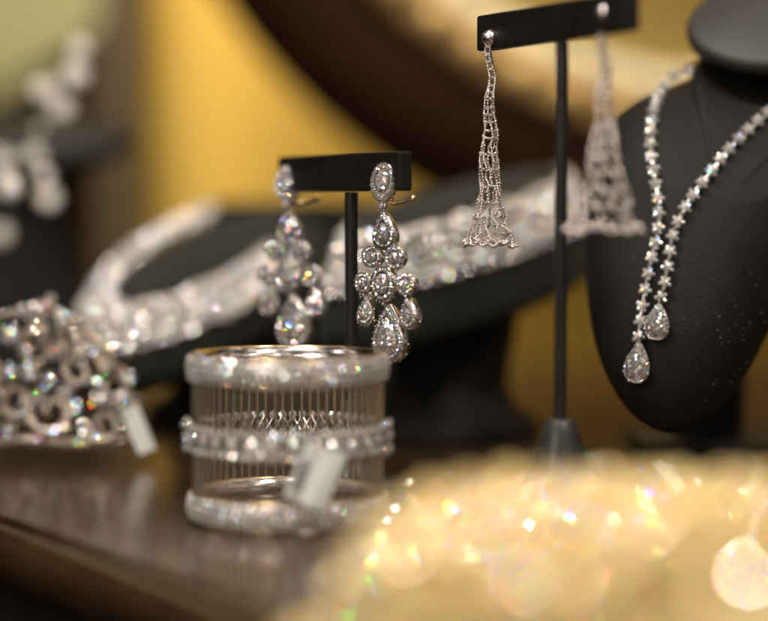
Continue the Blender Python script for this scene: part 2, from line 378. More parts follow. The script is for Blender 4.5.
# ============================================= diamond chandelier earrings
# local frame: x to the right along the face, z up, face looks along -y.  millimetres -> metres
def chandelier(loc, rz, label):
    t = thing('chandelier_earring', label, 'earring', loc, rz, 'pair of diamond chandelier earrings')
    F = V((0, -1, 0)); UP = V((0, 0, 1)); mm = .001
    def cluster(name, x, z, rx, ry, shape, halo, d=2.6, tilt=0., centre=.56, kgem=8):
        x, z, rx, ry, d = x * mm, z * mm, rx * mm * 1.07, ry * mm * 1.06, d * mm
        up = V((sin(tilt), 0, cos(tilt))); y0 = U(-.3, .3) * mm
        n = (F + V((U(-.06, .06), 0, U(-.05, .12)))).normalized()
        c = V((x, y0, z)); w = MB()
        w.wall(c, n, up, rx, ry, shape, .0, -d)
        u, v, nn = basis(n, up); cnt = max(9, int((rx + ry) * pi / (1.5 * mm)))
        for i in range(cnt):        # claws and gallery beads
            a = 2 * pi * (i + .5) / cnt; s_ = shp(shape, a); q = c + u * s_[0] * rx * 1.02 + v * s_[1] * ry * 1.02
            w.ball(q + nn * .05 * mm, .17 * mm)
            if i % 2: w.ball(q - nn * d * .55 + u * s_[0] * .1 * mm, .3 * mm)
        o = w.build(name, 'silver', t)
        g = MB(); k_ = centre if halo else .86
        off = -v * ry * .08 if shape == 'pear' else V()
        g.gem(c + nn * .28 * mm + off, nn, up, rx * k_, ry * k_, shape, kgem, depth=.8); g.build('centre_stone', 'diamond', o)
        if halo:
            h = MB(); q = MB(); cnt = int((rx + ry) * pi / (1.05 * mm)); km = (1 + centre) / 2 - .01; hr = min(rx, ry) * (1 - centre) * .47
            for i in range(cnt):
                a = 2 * pi * i / cnt; s_ = shp(shape, a)
                p = c + u * s_[0] * rx * km + v * s_[1] * ry * km + nn * .12 * mm
                h.stone(p, (nn + u * U(-.3, .3) + v * U(-.3, .3)).normalized(), up, min(hr, .55 * mm))
            h.build('halo', 'diamond', o)
        return o
    def link(x0, z0, x1, z1, y=.6, name='link'):
        m = MB(); m.tube([(x0 * mm, y * mm, z0 * mm), ((x0 + x1) / 2 * mm, (y - .5) * mm, (z0 + z1) / 2 * mm), (x1 * mm, y * mm, z1 * mm)], .32 * mm, 7); m.ball(((x0 + x1) / 2 * mm, (y - .5) * mm, (z0 + z1) / 2 * mm), .5 * mm)
        m.build(name, 'silver', t)
    cluster('oval_stud', 0, 0, 4.0, 5.2, 'oval', True)
    cluster('round_link', -.3, -6.8, 1.3, 1.3, 'round', False, 1.4)
    m = MB()      # clip lever sticking out behind
    m.tube([(.4 * mm, 1.5 * mm, -5.6 * mm), (3 * mm, 2.6 * mm, -6.2 * mm), (6.6 * mm, 2.9 * mm, -5.4 * mm), (8.6 * mm, 2.8 * mm, -4.7 * mm)], [.5 * mm, .65 * mm, .7 * mm, .75 * mm], 8)
    m.ball((8.9 * mm, 2.8 * mm, -4.6 * mm), .95 * mm, hi=True); m.tube([(2 * mm, 2.2 * mm, -3 * mm), (2.4 * mm, 2.4 * mm, -6 * mm)], .35 * mm, 6)
    m.build('clip_lever', 'gold', t)
    link(0, -8, .2, -9.4)
    cluster('pear_drop', .4, -13.9, 4.4, 5.1, 'pear', True, 3)
    cluster('round_cluster', -4.3, -21.2, 3.2, 3.0, 'round', True, 2.6, centre=.5)
    cluster('round_cluster', 3.9, -21.4, 3.3, 3.1, 'round', True, 2.6, centre=.5)
    cluster('oval_cluster', 0, -28.9, 4.1, 4.9, 'oval', True, 3)
    cluster('round_cluster', -7.3, -28.8, 2.9, 2.9, 'round', True, 2.6, centre=.5)
    cluster('round_cluster', 7.9, -28.8, 3.1, 3.0, 'round', True, 2.8, centre=.5)
    link(-7.2, -31.4, -6.6, -33.2); link(8, -31.4, 8.4, -33.2); link(0, -33.6, .6, -35.6)
    link(-2.6, -18.4, -3.2, -19.2); link(2.2, -18.4, 2.6, -19.2)
    cluster('pear_drop', -6.2, -36.8, 3.1, 4.1, 'pear', True, 3, tilt=.08, centre=.5)
    cluster('pear_drop', 8.8, -37.0, 3.2, 4.3, 'pear', True, 4, tilt=-.1, centre=.5)
    cluster('large_pear_drop', 1.6, -43.0, 6.3, 7.9, 'pear', True, 4.5, tilt=-.06, centre=.66, kgem=10)
    return t
YAW = -radians(38)
p = at(382, 182, .545)
e1 = chandelier(p, YAW, 'sharp diamond chandelier earring on the right end of the short stand')
p = at(287, 183, .598)
e2 = copy_tree(e1, None, 'blurred diamond chandelier earring on the left end of the short stand'); e2.location = p; e2.rotation_euler.z = -radians(20)

# ============================================================ mesh earrings
def mesh_earring(top, prof, label, seed, turn=0., nst=11):
    """prof: list of (height below ball, radius); net of bars and beads"""
    rnd = random.Random(seed); loc = V(top)
    t = thing('mesh_earring', label, 'earring', loc, group='pair of long silver mesh earrings')
    m = MB(); m.ball((0, -.0004, 0), .0025, hi=True); m.tube([(0, .0015, 0), (0.001, .006, .0)], .0004, 6); m.build('ball_stud', 'rosy_silver', t)
    net = MB(); n = nst; rows = len(prof); P = []
    def rad(h):
        for (h0, r0), (h1, r1) in zip(prof, prof[1:]):
            if h0 <= h <= h1: f = (h - h0) / (h1 - h0); return r0 + (r1 - r0) * f
        return prof[-1][1]
    H = prof[-1][0]; h = prof[0][0]; lv = []
    while h < H: lv.append(h); h += .0019 + .0006 * rnd.random()
    lv.append(H)
    for j, h in enumerate(lv):
        r = rad(h); cx = .0007 * sin(h * 420 + seed) * max(0, 1 - h / H * 1.1); cy = .0007 * cos(h * 380 + seed) * max(0, 1 - h / H)
        row = []
        for i in range(n):
            an = 2 * pi * (i + .35 * rnd.uniform(-1, 1)) / n + turn + (j * .12)
            rr = r * rnd.uniform(.82, 1.12)
            row.append(V((cx + cos(an) * rr, cy + sin(an) * rr, -h + rnd.uniform(-.0004, .0004) * (1 if r > .002 else .4))))
        P.append(row)
    for j in range(len(P)):
        r = rad(lv[j])
        for i in range(n):
            skip = 1 if r > .0024 else (2 if r > .0015 else 3)
            if i % skip: continue
            p = P[j][i]; net.ball(p, rnd.uniform(.00040, .00054))
            if j + 1 < len(P):
                q = P[j + 1][i]; net.tube([p, q], .00022, 5, cap=False); net.ball(p.lerp(q, .33), .00040); net.ball(p.lerp(q, .67), .00040)
            if j % 2 == 0 or r < .002:
                q = P[j][(i + skip) % n]; md = (p + q) / 2 + V((0, 0, -.0004)); net.tube([p, md, q], .00022, 5, cap=False)
                net.ball(md, .00042)
    net.build('chain_net', 'rosy_silver', t)
    fr = MB(); rb = prof[-1][1]; nn = 15
    for i in range(nn):       # scalloped beaded fringe
        a0 = 2 * pi * i / nn; a1 = 2 * pi * (i + 1) / nn; dz = rnd.uniform(-.0006, .0006)
        for q in range(7):
            f = q / 6; an = a0 + (a1 - a0) * f; rr = rb * (1.02 + .12 * sin(pi * f)) * rnd.uniform(.96, 1.05)
            fr.ball((cos(an) * rr, sin(an) * rr, -H - .0011 * sin(pi * f) + dz), rnd.uniform(.00046, .00064))
        fr.tube([(cos(a0) * rb, sin(a0) * rb, -H), (cos((a0 + a1) / 2) * rb * 1.12, sin((a0 + a1) / 2) * rb * 1.12, -H - .0011 + dz), (cos(a1) * rb, sin(a1) * rb, -H)], .0002, 5)
    fr.build('beaded_fringe', 'rosy_silver', t)
    return t
q = .55 / 1920
mesh_earring(at(490, 38, .5485), [(.0022, .0008), (14 * q, .0009), (40 * q, .0011), (70 * q, .0014), (100 * q, 7.5 * q), (140 * q, 10 * q), (168 * q, 13 * q), (184 * q, 17 * q), (192 * q, 22 * q), (201 * q, 23 * q)],
             'sharp silver mesh earring hanging from the left end of the tall stand', 3)
q = .50 / 1920
mesh_earring(at(605, 13, .500), [(.0022, .0008), (14 * q, .0010), (60 * q, .0014), (105 * q, 9 * q), (140 * q, 15 * q), (180 * q, 23 * q), (200 * q, 30 * q), (212 * q, 35 * q)],
             'blurred silver mesh earring flaring like a bell on the right end of the tall stand', 8, 1., 10)

# ======================================================= openwork bracelet
BC = at(288, 440, .515); BC.z = 0
t = thing('openwork_bracelet', 'tall round cuff bracelet of fine wires between three diamond bands on the table', 'bracelet', BC)
def band(name, z0, z1, r, rows, sr, metal, bulge=.0012, jit=.24):
    m = MB(); seg = 96
    prof = [(r - .0010, z0), (r, z0 - .0002), (r + bulge * .6, z0 + (z1 - z0) * .25), (r + bulge, (z0 + z1) / 2), (r + bulge * .6, z0 + (z1 - z0) * .75), (r, z1 + .0002), (r - .0010, z1)]
    rings = [[V((cos(2 * pi * i / seg) * a, sin(2 * pi * i / seg) * a, h)) for a, h in prof] for i in range(seg)]; rings.append(rings[0])
    m.loft(rings, 0, cap0=False, cap1=False); o = m.build(name, metal, t)
    g = MB()
    for j in range(rows):
        f = (j + .5) / rows; z = z0 + (z1 - z0) * f; rr = r + bulge * (1 - (2 * f - 1) ** 2 * .7); cnt = int(2 * pi * rr / (2.05 * sr))
        for i in range(cnt):
            a = 2 * pi * (i + .5 * (j % 2)) / cnt; nrm = V((cos(a), sin(a), (f - .5) * .9)); nrm += V((U(-jit, jit), U(-jit, jit), U(-jit, jit)))
            g.stone((cos(a) * (rr + .0004), sin(a) * (rr + .0004), z), nrm, (0, 0, 1), sr * U(.9, 1.05))
    g.build('stones', 'pave', o)
    rm = MB()
    for zz in (z0, z1):
        pts = [(cos(2 * pi * i / 96) * r, sin(2 * pi * i / 96) * r, zz) for i in range(96)]; rm.tube(pts, .0005, 6, closed=True)
    rm.build('rim', 'gold', o)
    return o
band('bottom_band', .0008, .0074, .0255, 4, .00098, 'silver')
band('top_band', .0376, .0446, .0255, 4, .00098, 'silver')
mb = MB(); g = MB()                # middle band: zigzag of stones with larger clusters
nz = 30
pts = []
for i in range(nz * 2):
    a = 2 * pi * i / (nz * 2); z = .0225 + (.0028 if i % 2 else -.0028); pts.append(V((cos(a) * .0260, sin(a) * .0260, z)))
mb.tube(pts, .0006, 6, closed=True)
pts2 = [V((p.x, p.y, .045 - p.z)) for p in pts]; mb.tube(pts2, .0006, 6, closed=True)
for i, p in enumerate(pts):
    nrm = V((p.x, p.y, 0)).normalized()
    for z in (p.z, .045 - p.z):
        g.stone(V((p.x, p.y, z)) + nrm * .0007, nrm + V((U(-.3, .3), U(-.3, .3), U(-.3, .3))), (0, 0, 1), .00125)
    if i % 2 == 0: g.stone(V((p.x, p.y, .0225)) + nrm * .0009, nrm + V((U(-.3, .3), U(-.3, .3), U(-.2, .4))), (0, 0, 1), .0017)
o = mb.build('middle_band', 'silver', t); g.build('stones', 'pave', o)
# hinge clusters at both sides of the middle band
for an, nm in ((178, 'clasp_cluster'), (-8, 'clasp_cluster')):
    m = MB(); c = V((cos(radians(an)), sin(radians(an)), 0)); m.ball(c * .0262 + V((0, 0, .0215)), .0026, squash=(.5, .9, 1.5), hi=True); g = MB()
    for i in range(9):
        zz = .0225 + (i // 3 - 1) * .0034; aa = radians(an + (i % 3 - 1) * 6.5); nrm = V((cos(aa), sin(aa), 0)); g.stone(nrm * .0277 + V((0, 0, zz)), nrm + V((U(-.4, .4), U(-.7, 0), U(-.3, .5))), (0, 0, 1), .0017)
    o = m.build(nm, 'silver', t); g.build('stones', 'diamond', o)
mb = MB()
for i in range(64):
    a = 2 * pi * (i + U(-.08, .08)) / 64; x, y = cos(a) * .0255, sin(a) * .0255
    mb.tube([(x, y, .0072), (x * 1.004, y * 1.004, .0225), (x, y, .0380)], .00046, 6, cap=False)
mb.build('wire_cage', 'wire', t)

# price tag leaning inside the bracelet
def price_tag(c, w, h, lean, yaw, roll, label, writing, loc_z=None):
    rot = Matrix.Rotation(yaw, 3, 'Z') @ Matrix.Rotation(roll, 3, 'Y') @ Matrix.Rotation(lean, 3, 'X')
    t = thing('price_tag', label, 'price tag', c)
    m = MB(); nx = 10; a = []; b = []; top = []
    def P(x, z, off): # folded card, slightly wavy
        return rot @ V((x * w, off - .0009 * sin(x * 11) * (1.1 - z) - .0010 * abs(x) , z * h))
    rings = []
    for j in range(7):
        z = j / 6; rings.append([P(-.5 + i / nx, z, 0) for i in range(nx + 1)] + [P(.5 - i / nx, z, .0003) for i in range(nx + 1)])
    m.loft(rings, 0); card = m.build('card', 'paper', t)
    if writing:
        # a column of small printed characters along the left border
        cu = bpy.data.curves.new('print', 'FONT'); cu.body = writing; cu.size = .0030; cu.align_x = 'LEFT'; cu.extrude = .00004; cu.offset = .00012
        tmp = bpy.data.objects.new('printing', cu); col.objects.link(tmp)
        dg = bpy.context.evaluated_depsgraph_get(); me = bpy.data.meshes.new_from_object(tmp.evaluated_get(dg)); bpy.data.objects.remove(tmp)
        for vtx in me.vertices:
            x, y = vtx.co.x, vtx.co.y; lx = -.24 * w - y; lz = .12 * h + x
            vtx.co = P(lx / w, lz / h, -.00022)
        me.materials.append(M['ink']); o = bpy.data.objects.new('printing', me); col.objects.link(o); o.parent = card
    m = MB(); m.tube([rot @ V((0, 0, h * .93)), rot @ V((.001, -.001, h * 1.05)), rot @ V((.004, .0, h * 1.15)), rot @ V((.006, .001, h * 1.08))], .00022, 5); m.build('string', 'thread', t)
    return t
pc = at(305, 503, .495); pc.z = .0088
price_tag(at(304, 504, .4845), .0108, .0155, radians(-10), radians(-8), radians(22), 'small white price tag leaning against the front of the openwork bracelet', 'KJ0087')
price_tag(at(147, 452, .622), .0064, .0162, radians(-18), radians(25), radians(-18), 'small white price tag hanging at the right end of the scrollwork tiara', '')

# =================================================== scrollwork tiara, left
TZ = .628
t0 = at(65, 455, TZ); t0.z = 0
t = thing('scrollwork_tiara', 'openwork silver scroll tiara crowded with diamonds at the left edge of the table', 'tiara', t0)
def T(px, py, dy=0.): return at(px, py, TZ + dy)
def scroll(pts, r0, r1, name='scroll'):
    m = MB(); g = MB(); n = 40; P = []
    for i in range(n + 1):          # Catmull-Rom
        f = i / n * (len(pts) - 1); k0 = min(int(f), len(pts) - 2); u = f - k0
        a = pts[max(k0 - 1, 0)]; b = pts[k0]; c = pts[k0 + 1]; d = pts[min(k0 + 2, len(pts) - 1)]
        P.append(.5 * ((2 * b) + (c - a) * u + (2 * a - 5 * b + 4 * c - d) * u * u + (3 * b - a - 3 * c + d) * u ** 3))
    rs = [r0 + (r1 - r0) * i / n for i in range(n + 1)]
    m.tube(P, rs, 8); o = m.build(name, 'old_silver', t, t0)
    acc = 0
    for i in range(1, n + 1):
        acc += (P[i] - P[i - 1]).length
        if acc > rs[i] * 1.5:
            acc = 0; g.stone(P[i] + V((0, -rs[i] * .75, rs[i] * .3)), V((U(-.5, .5), -1, U(0, .8))), (0, 0, 1), rs[i] * .72)
    g.build('stones', 'diamond', o, t0)
def spiral(cx, cy, r, turns, a0, sgn=1, dy=0., tail=None, n=14):
    pts = []
    for i in range(n):
        f = i / (n - 1); a = a0 + sgn * turns * 2 * pi * f; rr = r * (1 - .8 * f); pts.append(T(cx + cos(a) * rr, cy - sin(a) * rr, dy + .002 * sin(a)))
    if tail: pts = [T(*q) for q in tail] + pts
    return pts
scroll(spiral(52, 412, 26, 1.15, 2.6, 1, -.004), .0019, .0011)
scroll(spiral(80, 372, 24, 1.1, 0, 1, .0), .0017, .0010)
scroll(spiral(18, 400, 24, 1.2, .5, -1, .003), .0017, .0010)
scroll(spiral(112, 385, 19, 1.2, 2.2, -1, .002), .0016, .0009)
scroll(spiral(104, 425, 18, 1.2, 3.5, 1, -.003), .0016, .0010)
scroll(spiral(38, 350, 22, 1.1, 1.2, 1, .001), .0017, .0010)
scroll(spiral(75, 335, 17, 1.1, 4.2, -1, .004), .0015, .0009)
scroll(spiral(-25, 380, 26, 1.1, 1., -1, .004), .0017, .0010)
scroll([T(-60, 440, .004), T(-20, 444, 0), T(25, 440, -.003), T(70, 443, -.004), T(110, 444, -.002), T(134, 436, .004)], .0016, .0016, 'base_rail')
scroll([T(134, 436, .003), T(137, 412, .004), T(128, 390, .003), T(112, 362, .002), T(92, 338, .002), T(66, 316, .002), T(40, 304, .002)], .0013, .0013, 'rim_wire')
scroll([T(40, 304, .002), T(10, 314, .003), T(-30, 322, .005), T(-60, 340, .006)], .0013, .0013, 'rim_wire')
for cx, cy, dy, r in ((38, 318, -.002, 13), (62, 322, .0, 12), (12, 335, .0, 13), (92, 345, .002, 10), (30, 372, -.004, 12), (66, 392, -.006, 10), (100, 400, -.004, 12),
                      (10, 372, -.002, 11), (128, 378, .002, 9), (8, 430, -.002, 10), (84, 428, -.006, 9), (122, 420, -.001, 9), (55, 352, -.002, 10), (118, 404, -.004, 8), (-14, 345, 0, 12), (-12, 420, 0, 12), (36, 440, -.004, 8),
                      (50, 300, .001, 8), (24, 312, .002, 9), (78, 322, -.001, 9), (44, 336, .003, 10), (26, 350, .0, 10), (80, 362, .004, 9), (108, 366, .003, 9), (48, 380, .002, 11), (-4, 392, .002, 10), (96, 382, -.004, 8), (64, 428, -.005, 8), (20, 414, .0, 9), (100, 438, -.001, 9), (126, 398, .0, 8), (112, 346, .004, 7), (-30, 400, .003, 12), (-34, 362, .003, 12), (72, 408, .004, 12), (36, 400, .004, 11)):
    c = T(cx, cy, dy - .003); m = MB(); g = MB(); rr = .86 * r * TZ / 1920; nn_ = V((U(-.4, .4), -1, U(-.1, .5))).normalized(); u, v, nn_ = basis(nn_)
    m.ball(c, rr * .5, hi=True, squash=(1, .6, 1)); g.gem(c - V((0, rr * .35, 0)), nn_, (0, 0, 1), rr * .42, rr * .42, 'round', 8)
    for i in range(6):
        a = 2 * pi * i / 6 + cx; q = c + (u * cos(a) + v * sin(a)) * rr * .74
        m.ball(q, rr * .30); g.stone(q + nn_ * rr * .18, nn_ + V((U(-.5, .5), 0, U(-.4, .4))), (0, 0, 1), rr * .30)
    o = m.build('flower_cluster', 'old_silver', t, t0); g.build('stones', 'diamond', o, t0)

# ============================================= right bust and its necklace
OUT = [(702, 62), (690, 78), (664, 88), (632, 103), (606, 128), (591, 170), (585, 240), (589, 310), (602, 365), (630, 412), (668, 433), (706, 420), (744, 378), (776, 318), (812, 255), (862, 200), (896, 160), (886, 118), (862, 98), (842, 84), (836, 66)]
CB = V((720, 210))
def smooth_poly(P, sub=5):
    out = []; n = len(P)
    for i in range(n):
        a, b, c, d = [V(P[(i + k_ - 1) % n]) for k_ in range(4)]
        for s_ in range(sub):
            u = s_ / sub; out.append(.5 * ((2 * b) + (c - a) * u + (2 * a - 5 * b + 4 * c - d) * u * u + (3 * b - a - 3 * c + d) * u ** 3))
    return out
OUTS = smooth_poly(OUT)
def bdepth(p, s): return .601 + (230 - p.y) * .00012 - .026 * (sqrt(max(0, 1 - s * s * .96)))
def bust_pt(px, py, lift=0.):
    d = V((px, py)) - CB; an = math.atan2(d.y, d.x); best = 0
    n = len(OUTS)
    for i in range(n):
        a = OUTS[i] - CB; b = OUTS[(i + 1) % n] - CB; den = d.x * (b.y - a.y) - d.y * (b.x - a.x)
        if abs(den) < 1e-9: continue
        tt = (a.x * (b.y - a.y) - a.y * (b.x - a.x)) / den; ss = (a.x * d.y - a.y * d.x) / den
        if tt > 0 and -1e-6 <= ss <= 1 + 1e-6: best = tt
    s = 1 / best if best else 0
    return at(px, py, bdepth(V((px, py)), min(s, 1)) - lift)
bb = at(720, 400, .66); bb.z = 0
t = thing('necklace_bust', 'black leatherette neck bust at the right wearing the diamond lariat necklace', 'display bust', bb, group='necklace display busts')
mb = MB(); rings = []
for s in (.06, .2, .35, .5, .65, .78, .88, .95, .985, 1.0):
    rings.append([at(*(CB + (p - CB) * s), bdepth(CB + (p - CB) * s, s)) for p in OUTS])
rings.append([at(*(CB + (p - CB) * .995), bdepth(p, 1) + .004) for p in OUTS])
rings.append([at(*(CB + (p - CB) * .96), bdepth(p, 1) + .007) for p in OUTS])
rings.append([at(*(CB + (p - CB) * .5), .640) for p in OUTS])
mb.loft(rings, 0); mb.build('chest', 'leather', t, bb)
# neck with capped top, leaning back
nax = V((-.12, -.62, .77)).normalized()
nc = at(777, 20, .607); k = .632 / 1920
ua = V((1, 0, 0)) - nax * nax.x; ua.normalize(); va = nax.cross(ua)
def ell(c, a, b): return [c + ua * cos(2 * pi * i / 56) * a + va * sin(2 * pi * i / 56) * b for i in range(56)]
mb = MB()
mb.loft([ell(nc - nax * .045 + V((0, .004, 0)), 96 * k, 70 * k), ell(nc - nax * .022, 80 * k, 58 * k), ell(nc - nax * .010, 74 * k, 54 * k), ell(nc - nax * .0065, 76 * k, 57 * k), ell(nc - nax * .0052, 76 * k, 57 * k)], 0)
mb.build('neck', 'leather', t, bb)
mb = MB()
mb.loft([ell(nc - nax * .0050, 78 * k, 60 * k), ell(nc - nax * .0042, 85 * k, 73 * k), ell(nc - nax * .002, 86 * k, 74 * k), ell(nc, 84.5 * k, 72.5 * k), ell(nc + nax * .0010, 80 * k, 68 * k), ell(nc + nax * .0013, 20 * k, 15 * k)], 0)
mb.build('neck_cap', 'velvet', t, bb)
M_cap = pmat('grey_leatherette', (.032, .030, .025), .45, 0, c2=(.042, .040, .034), scale=60, bump=.4, bscale=1500)
[x for x in bpy.data.objects if x.name == 'neck_cap'][0].data.materials[0] = M_cap
mb = MB(); p0 = at(715, 330, .648); mb.tube([p0, V((p0.x, .655, .03)), V((p0.x, .66, .004))], .012, 14); mb.box((p0.x, .655, .003), (1, 0, 0), (0, 1, 0), (0, 0, 1), .026, .024, .0027, bev=.001)
mb.build('foot', 'leather', t, bb)

mb = MB()
for i in range(110):
    dx, dy = random.gauss(30, 42), random.gauss(0, 50)
    q = V((712 + dx, 345 + dy))
    if q.x > 775 or q.y > 415 or q.x < 600: continue
    mb.ball(bust_pt(q.x, q.y, .0001), U(.00005, .00013))
tag(mb.build('dust_specks', 'paper', t, bb), kind='stuff')
nl = thing('lariat_necklace', 'diamond lariat necklace with two pear drops lying on the black bust', 'necklace', at(660, 260, .598))
no = tuple(nl.location)
def link_mesh():
    m = MB()
    m.ball((0, .0006, 0), .0014, 1, squash=(1, .6, 1)); m.gem((0, -.0004, 0), (0, -1, 0), (0, 0, 1), .00132, .00132, 'round', 8, 0)
    for i in range(5):
        a = pi * .4 * i + .3; q = V((cos(a) * .0017, .0003, sin(a) * .0017)); m.ball(q, .00045, 1); m.stone(q + V((0, -.0006, 0)), V((cos(a) * .4, -1, sin(a) * .4)), (0, 0, 1), .00062, 0)
    for i in range(4):
        a = pi / 2 * i; m.ball((cos(a) * .0015, -.0005, sin(a) * .0015), .00024, 1)
    o = m.build('star_link', ['pave', 'silver']); return o
proto = link_mesh(); used = False
def place_link(parent, p, nrm, roll, s=1.):
    global used
    o = proto if not used else proto.copy()
    if used: col.objects.link(o)
    used = True
    o.parent = parent
    n = V(nrm).normalized(); q = V((0, -1, 0)).rotation_difference(n).to_matrix() @ Matrix.Rotation(roll, 3, 'Y')
    Mx = Matrix.Translation(p - V(no)) @ q.to_4x4() @ Matrix.Scale(s, 4); o.matrix_local = Mx
def strand(px_pts, spacing, name='strand'):
    pts = []
    n = 300
    for i in range(n + 1):
        f = i / n * (len(px_pts) - 1); k0 = min(int(f), len(px_pts) - 2); u = f - k0
        a = V(px_pts[max(k0 - 1, 0)]); b = V(px_pts[k0]); c = V(px_pts[k0 + 1]); d = V(px_pts[min(k0 + 2, len(px_pts) - 1)])
        q = .5 * ((2 * b) + (c - a) * u + (2 * a - 5 * b + 4 * c - d) * u * u + (3 * b - a - 3 * c + d) * u ** 3)
        pts.append(bust_pt(q.x, q.y, .0022))
    m = MB(); m.tube(pts[::4], .00055, 6); o = m.build(name, 'silver', nl, no)
    acc = spacing; last = pts[0]; Lk = 0
    for i, p in enumerate(pts):
        acc += (p - last).length; last = p
        if acc >= spacing:
            acc = 0; Lk += 1; tt = (pts[min(i + 2, n)] - pts[max(i - 2, 0)]).normalized()
            place_link(o, p + V((0, -.0008, 0)), (U(-.2, .0) - .12, -1, U(.0, .2)), math.atan2(tt.z, tt.x) * -1 + U(-.35, .35), .93)
    return pts
s1 = strand([(688, 70), (668, 80), (655, 105), (650, 140), (654, 175), (658, 205), (657, 235), (649, 268), (643, 300), (639, 330), (637, 344)], .0047)
s2 = strand([(800, 92), (768, 112), (735, 142), (708, 175), (686, 205), (673, 234), (668, 264), (663, 290), (659, 302)], .0047)
def pendant(px, py, w, h, tip):
    c = bust_pt(px, py, .0045); k = .60 / 1920; m = MB(); n = V((-.35, -1, .12)); up = V((tip, 0, 1))
    m.wall(c, n, up, w * k, h * k, 'pear', 0, -.0035)
    u, v, nn = basis(n, up)
    for i in range(9):
        a = 2 * pi * (i + .0) / 9; s_ = shp('pear', a); m.ball(c + u * s_[0] * w * k + v * s_[1] * h * k + nn * .0003, .0004)
    m.tube([c + v * h * k * .95, c + v * h * k * 1.25], .0007, 6)
    o = m.build('pear_pendant', 'silver', nl, no); g = MB(); g.gem(c + nn * .0004, nn, up, w * k * .92, h * k * .92, 'pear', 10, depth=.8); g.build('stone', 'diamond', o, no)
pendant(657, 321, 14, 18, .1)
pendant(637, 362, 14.5, 20, .1)

# ============================ two low tilted neck busts with wide necklaces
def neck_display(label, C, A, B, depth_scale, skirt, post, group='necklace display busts'):
    """C centre of the neck cap, A half axis to its left end, B half axis to its near side"""
    n = A.cross(B).normalized()
    if n.z < 0: n = -n
    b0 = V((post[0], post[1], 0)); t = thing('neck_display', label, 'display bust', b0, group=group)
    def ring(s, d, sag=0.): return [C + A * cos(2 * pi * i / 72) * s + B * sin(2 * pi * i / 72) * s - n * d for i in range(72)]
    m = MB(); m.loft([ring(.05, .0), ring(.5, .0), ring(.92, .0002), ring(.985, .001), ring(1.0, .0025), ring(.99, .0042), ring(.955, .005), ring(.6, .0055)], 0); m.build('neck_cap', 'velvet', t, b0)
    m = MB(); m.loft([ring(.9, .0058)] + [ring(s, d) for s, d in skirt], 0); m.build('body', 'velvet', t, b0)
    m = MB(); mid = C - n * skirt[-1][1] * .9
    m.loft([[V((post[0] + cos(2 * pi * i / 32) * r * post[2], post[1] + sin(2 * pi * i / 32) * r * post[3], z)) for i in range(32)] for r, z in ((1.25, .0005), (1.25, .006), (.9, .012), (.8, max(.02, mid.z - .03)), (.95, mid.z - .006))], 0)
    m.build('foot', 'leather', t, b0)
    return ring, n
def wide_necklace(label, ring, n, skirt, rows, sr, arc, drops, far=0.):
    pts0 = ring(1, 0); c0 = sum(pts0, V()) / len(pts0)
    t = thing('wide_necklace', label, 'necklace', c0, group='wide diamond collar necklaces')
    a0, a1 = arc
    def S(f):  # position along the skirt profile
        x = f * (len(skirt) - 1); i = min(int(x), len(skirt) - 2); u = x - i
        return skirt[i][0] * (1 - u) + skirt[i + 1][0] * u, skirt[i][1] * (1 - u) + skirt[i + 1][1] * u
    def P(f, fr, lift):
        s, d = S(f); lift += far * max(0, -sin(2 * pi * fr)) * (.35 + 1.2 * f); r0 = ring(s, d - lift); x = fr * 72; i = int(x) % 72; u = x - int(x); return r0[i] * (1 - u) + r0[(i + 1) % 72] * u
    m = MB(); N_ = 100; rr = []
    for i in range(N_ + 1):
        fr = a0 + (a1 - a0) * i / N_; rr.append([P(rows[0] - .01, fr, .0004), P((rows[0] + rows[-1]) / 2, fr, .0012), P(rows[-1] + .01, fr, .0004), P(rows[-1], fr, .0001), P(rows[0], fr, .0001)])
    m.loft(rr, 0); m.build('backing', 'silver', t, c0)
    for ri, f in enumerate(rows):
        g = MB(); fr = a0; big = ri in (0, len(rows) - 1)
        while fr < a1:
            r_ = sr * (U(.8, 1.2) if not big else U(.9, 1.5)); p = P(f + U(-.012, .012), fr, .0022 + U(0, .0012)); q = P(f, fr + .002, .0022); step = (q - p).length or 1e-4
            nr = (n + V((U(-.45, .45), U(-.9, -.1), U(-.4, .4)))).normalized()
            if R() < .3: g.gem(p, nr, (U(-1, 1), 0, 1), r_ * .95, r_ * 1.35, 'pear' if R() < .5 else 'oval', 6)
            else: g.gem(p, nr, (U(-1, 1), 0, 1), r_, r_, 'round', 6)
            fr += .002 * (r_ * 2.05) / ((P(f, fr + .002, .0022) - P(f, fr, .0022)).length)
        g.build('stone_row', 'pave', t, c0)
    if drops:
        g = MB(); fr = a0
        f = rows[-1] + .07
        while fr < a1:
            p = P(min(f, 1), fr, .0026); g.gem(p, (n + V((U(-.4, .4), U(-.9, -.2), 0))).normalized(), (0, 0, 1), sr * 1.1, sr * 1.7, 'pear', 6)
            fr += .002 * (sr * 3.0) / ((P(f if f < 1 else 1, fr + .002, .0022) - P(f if f < 1 else 1, fr, .0022)).length)
        g.build('drop_row', 'diamond', t, c0)

# left one
C = at(205, 248, .735); A = at(115, 293, .688) - C; B = at(228, 265, .710) - C
sk = [(1.0, .005), (1.10, .006), (1.24, .009), (1.37, .014), (1.45, .020), (1.47, .025), (1.40, .030), (1.1, .032)]
ring, n = neck_display('low charcoal velvet neck display at the left, tilted forward under a wide diamond collar', C, A, B, 1, sk, (C.x + .008, C.y + .01, .026, .03))
wide_necklace('wide diamond collar necklace curving round the left velvet display', ring, n, sk[:5], (.04, .15, .26, .37, .48, .59, .70, .80), .0016, (-.30, .34), False, .011)
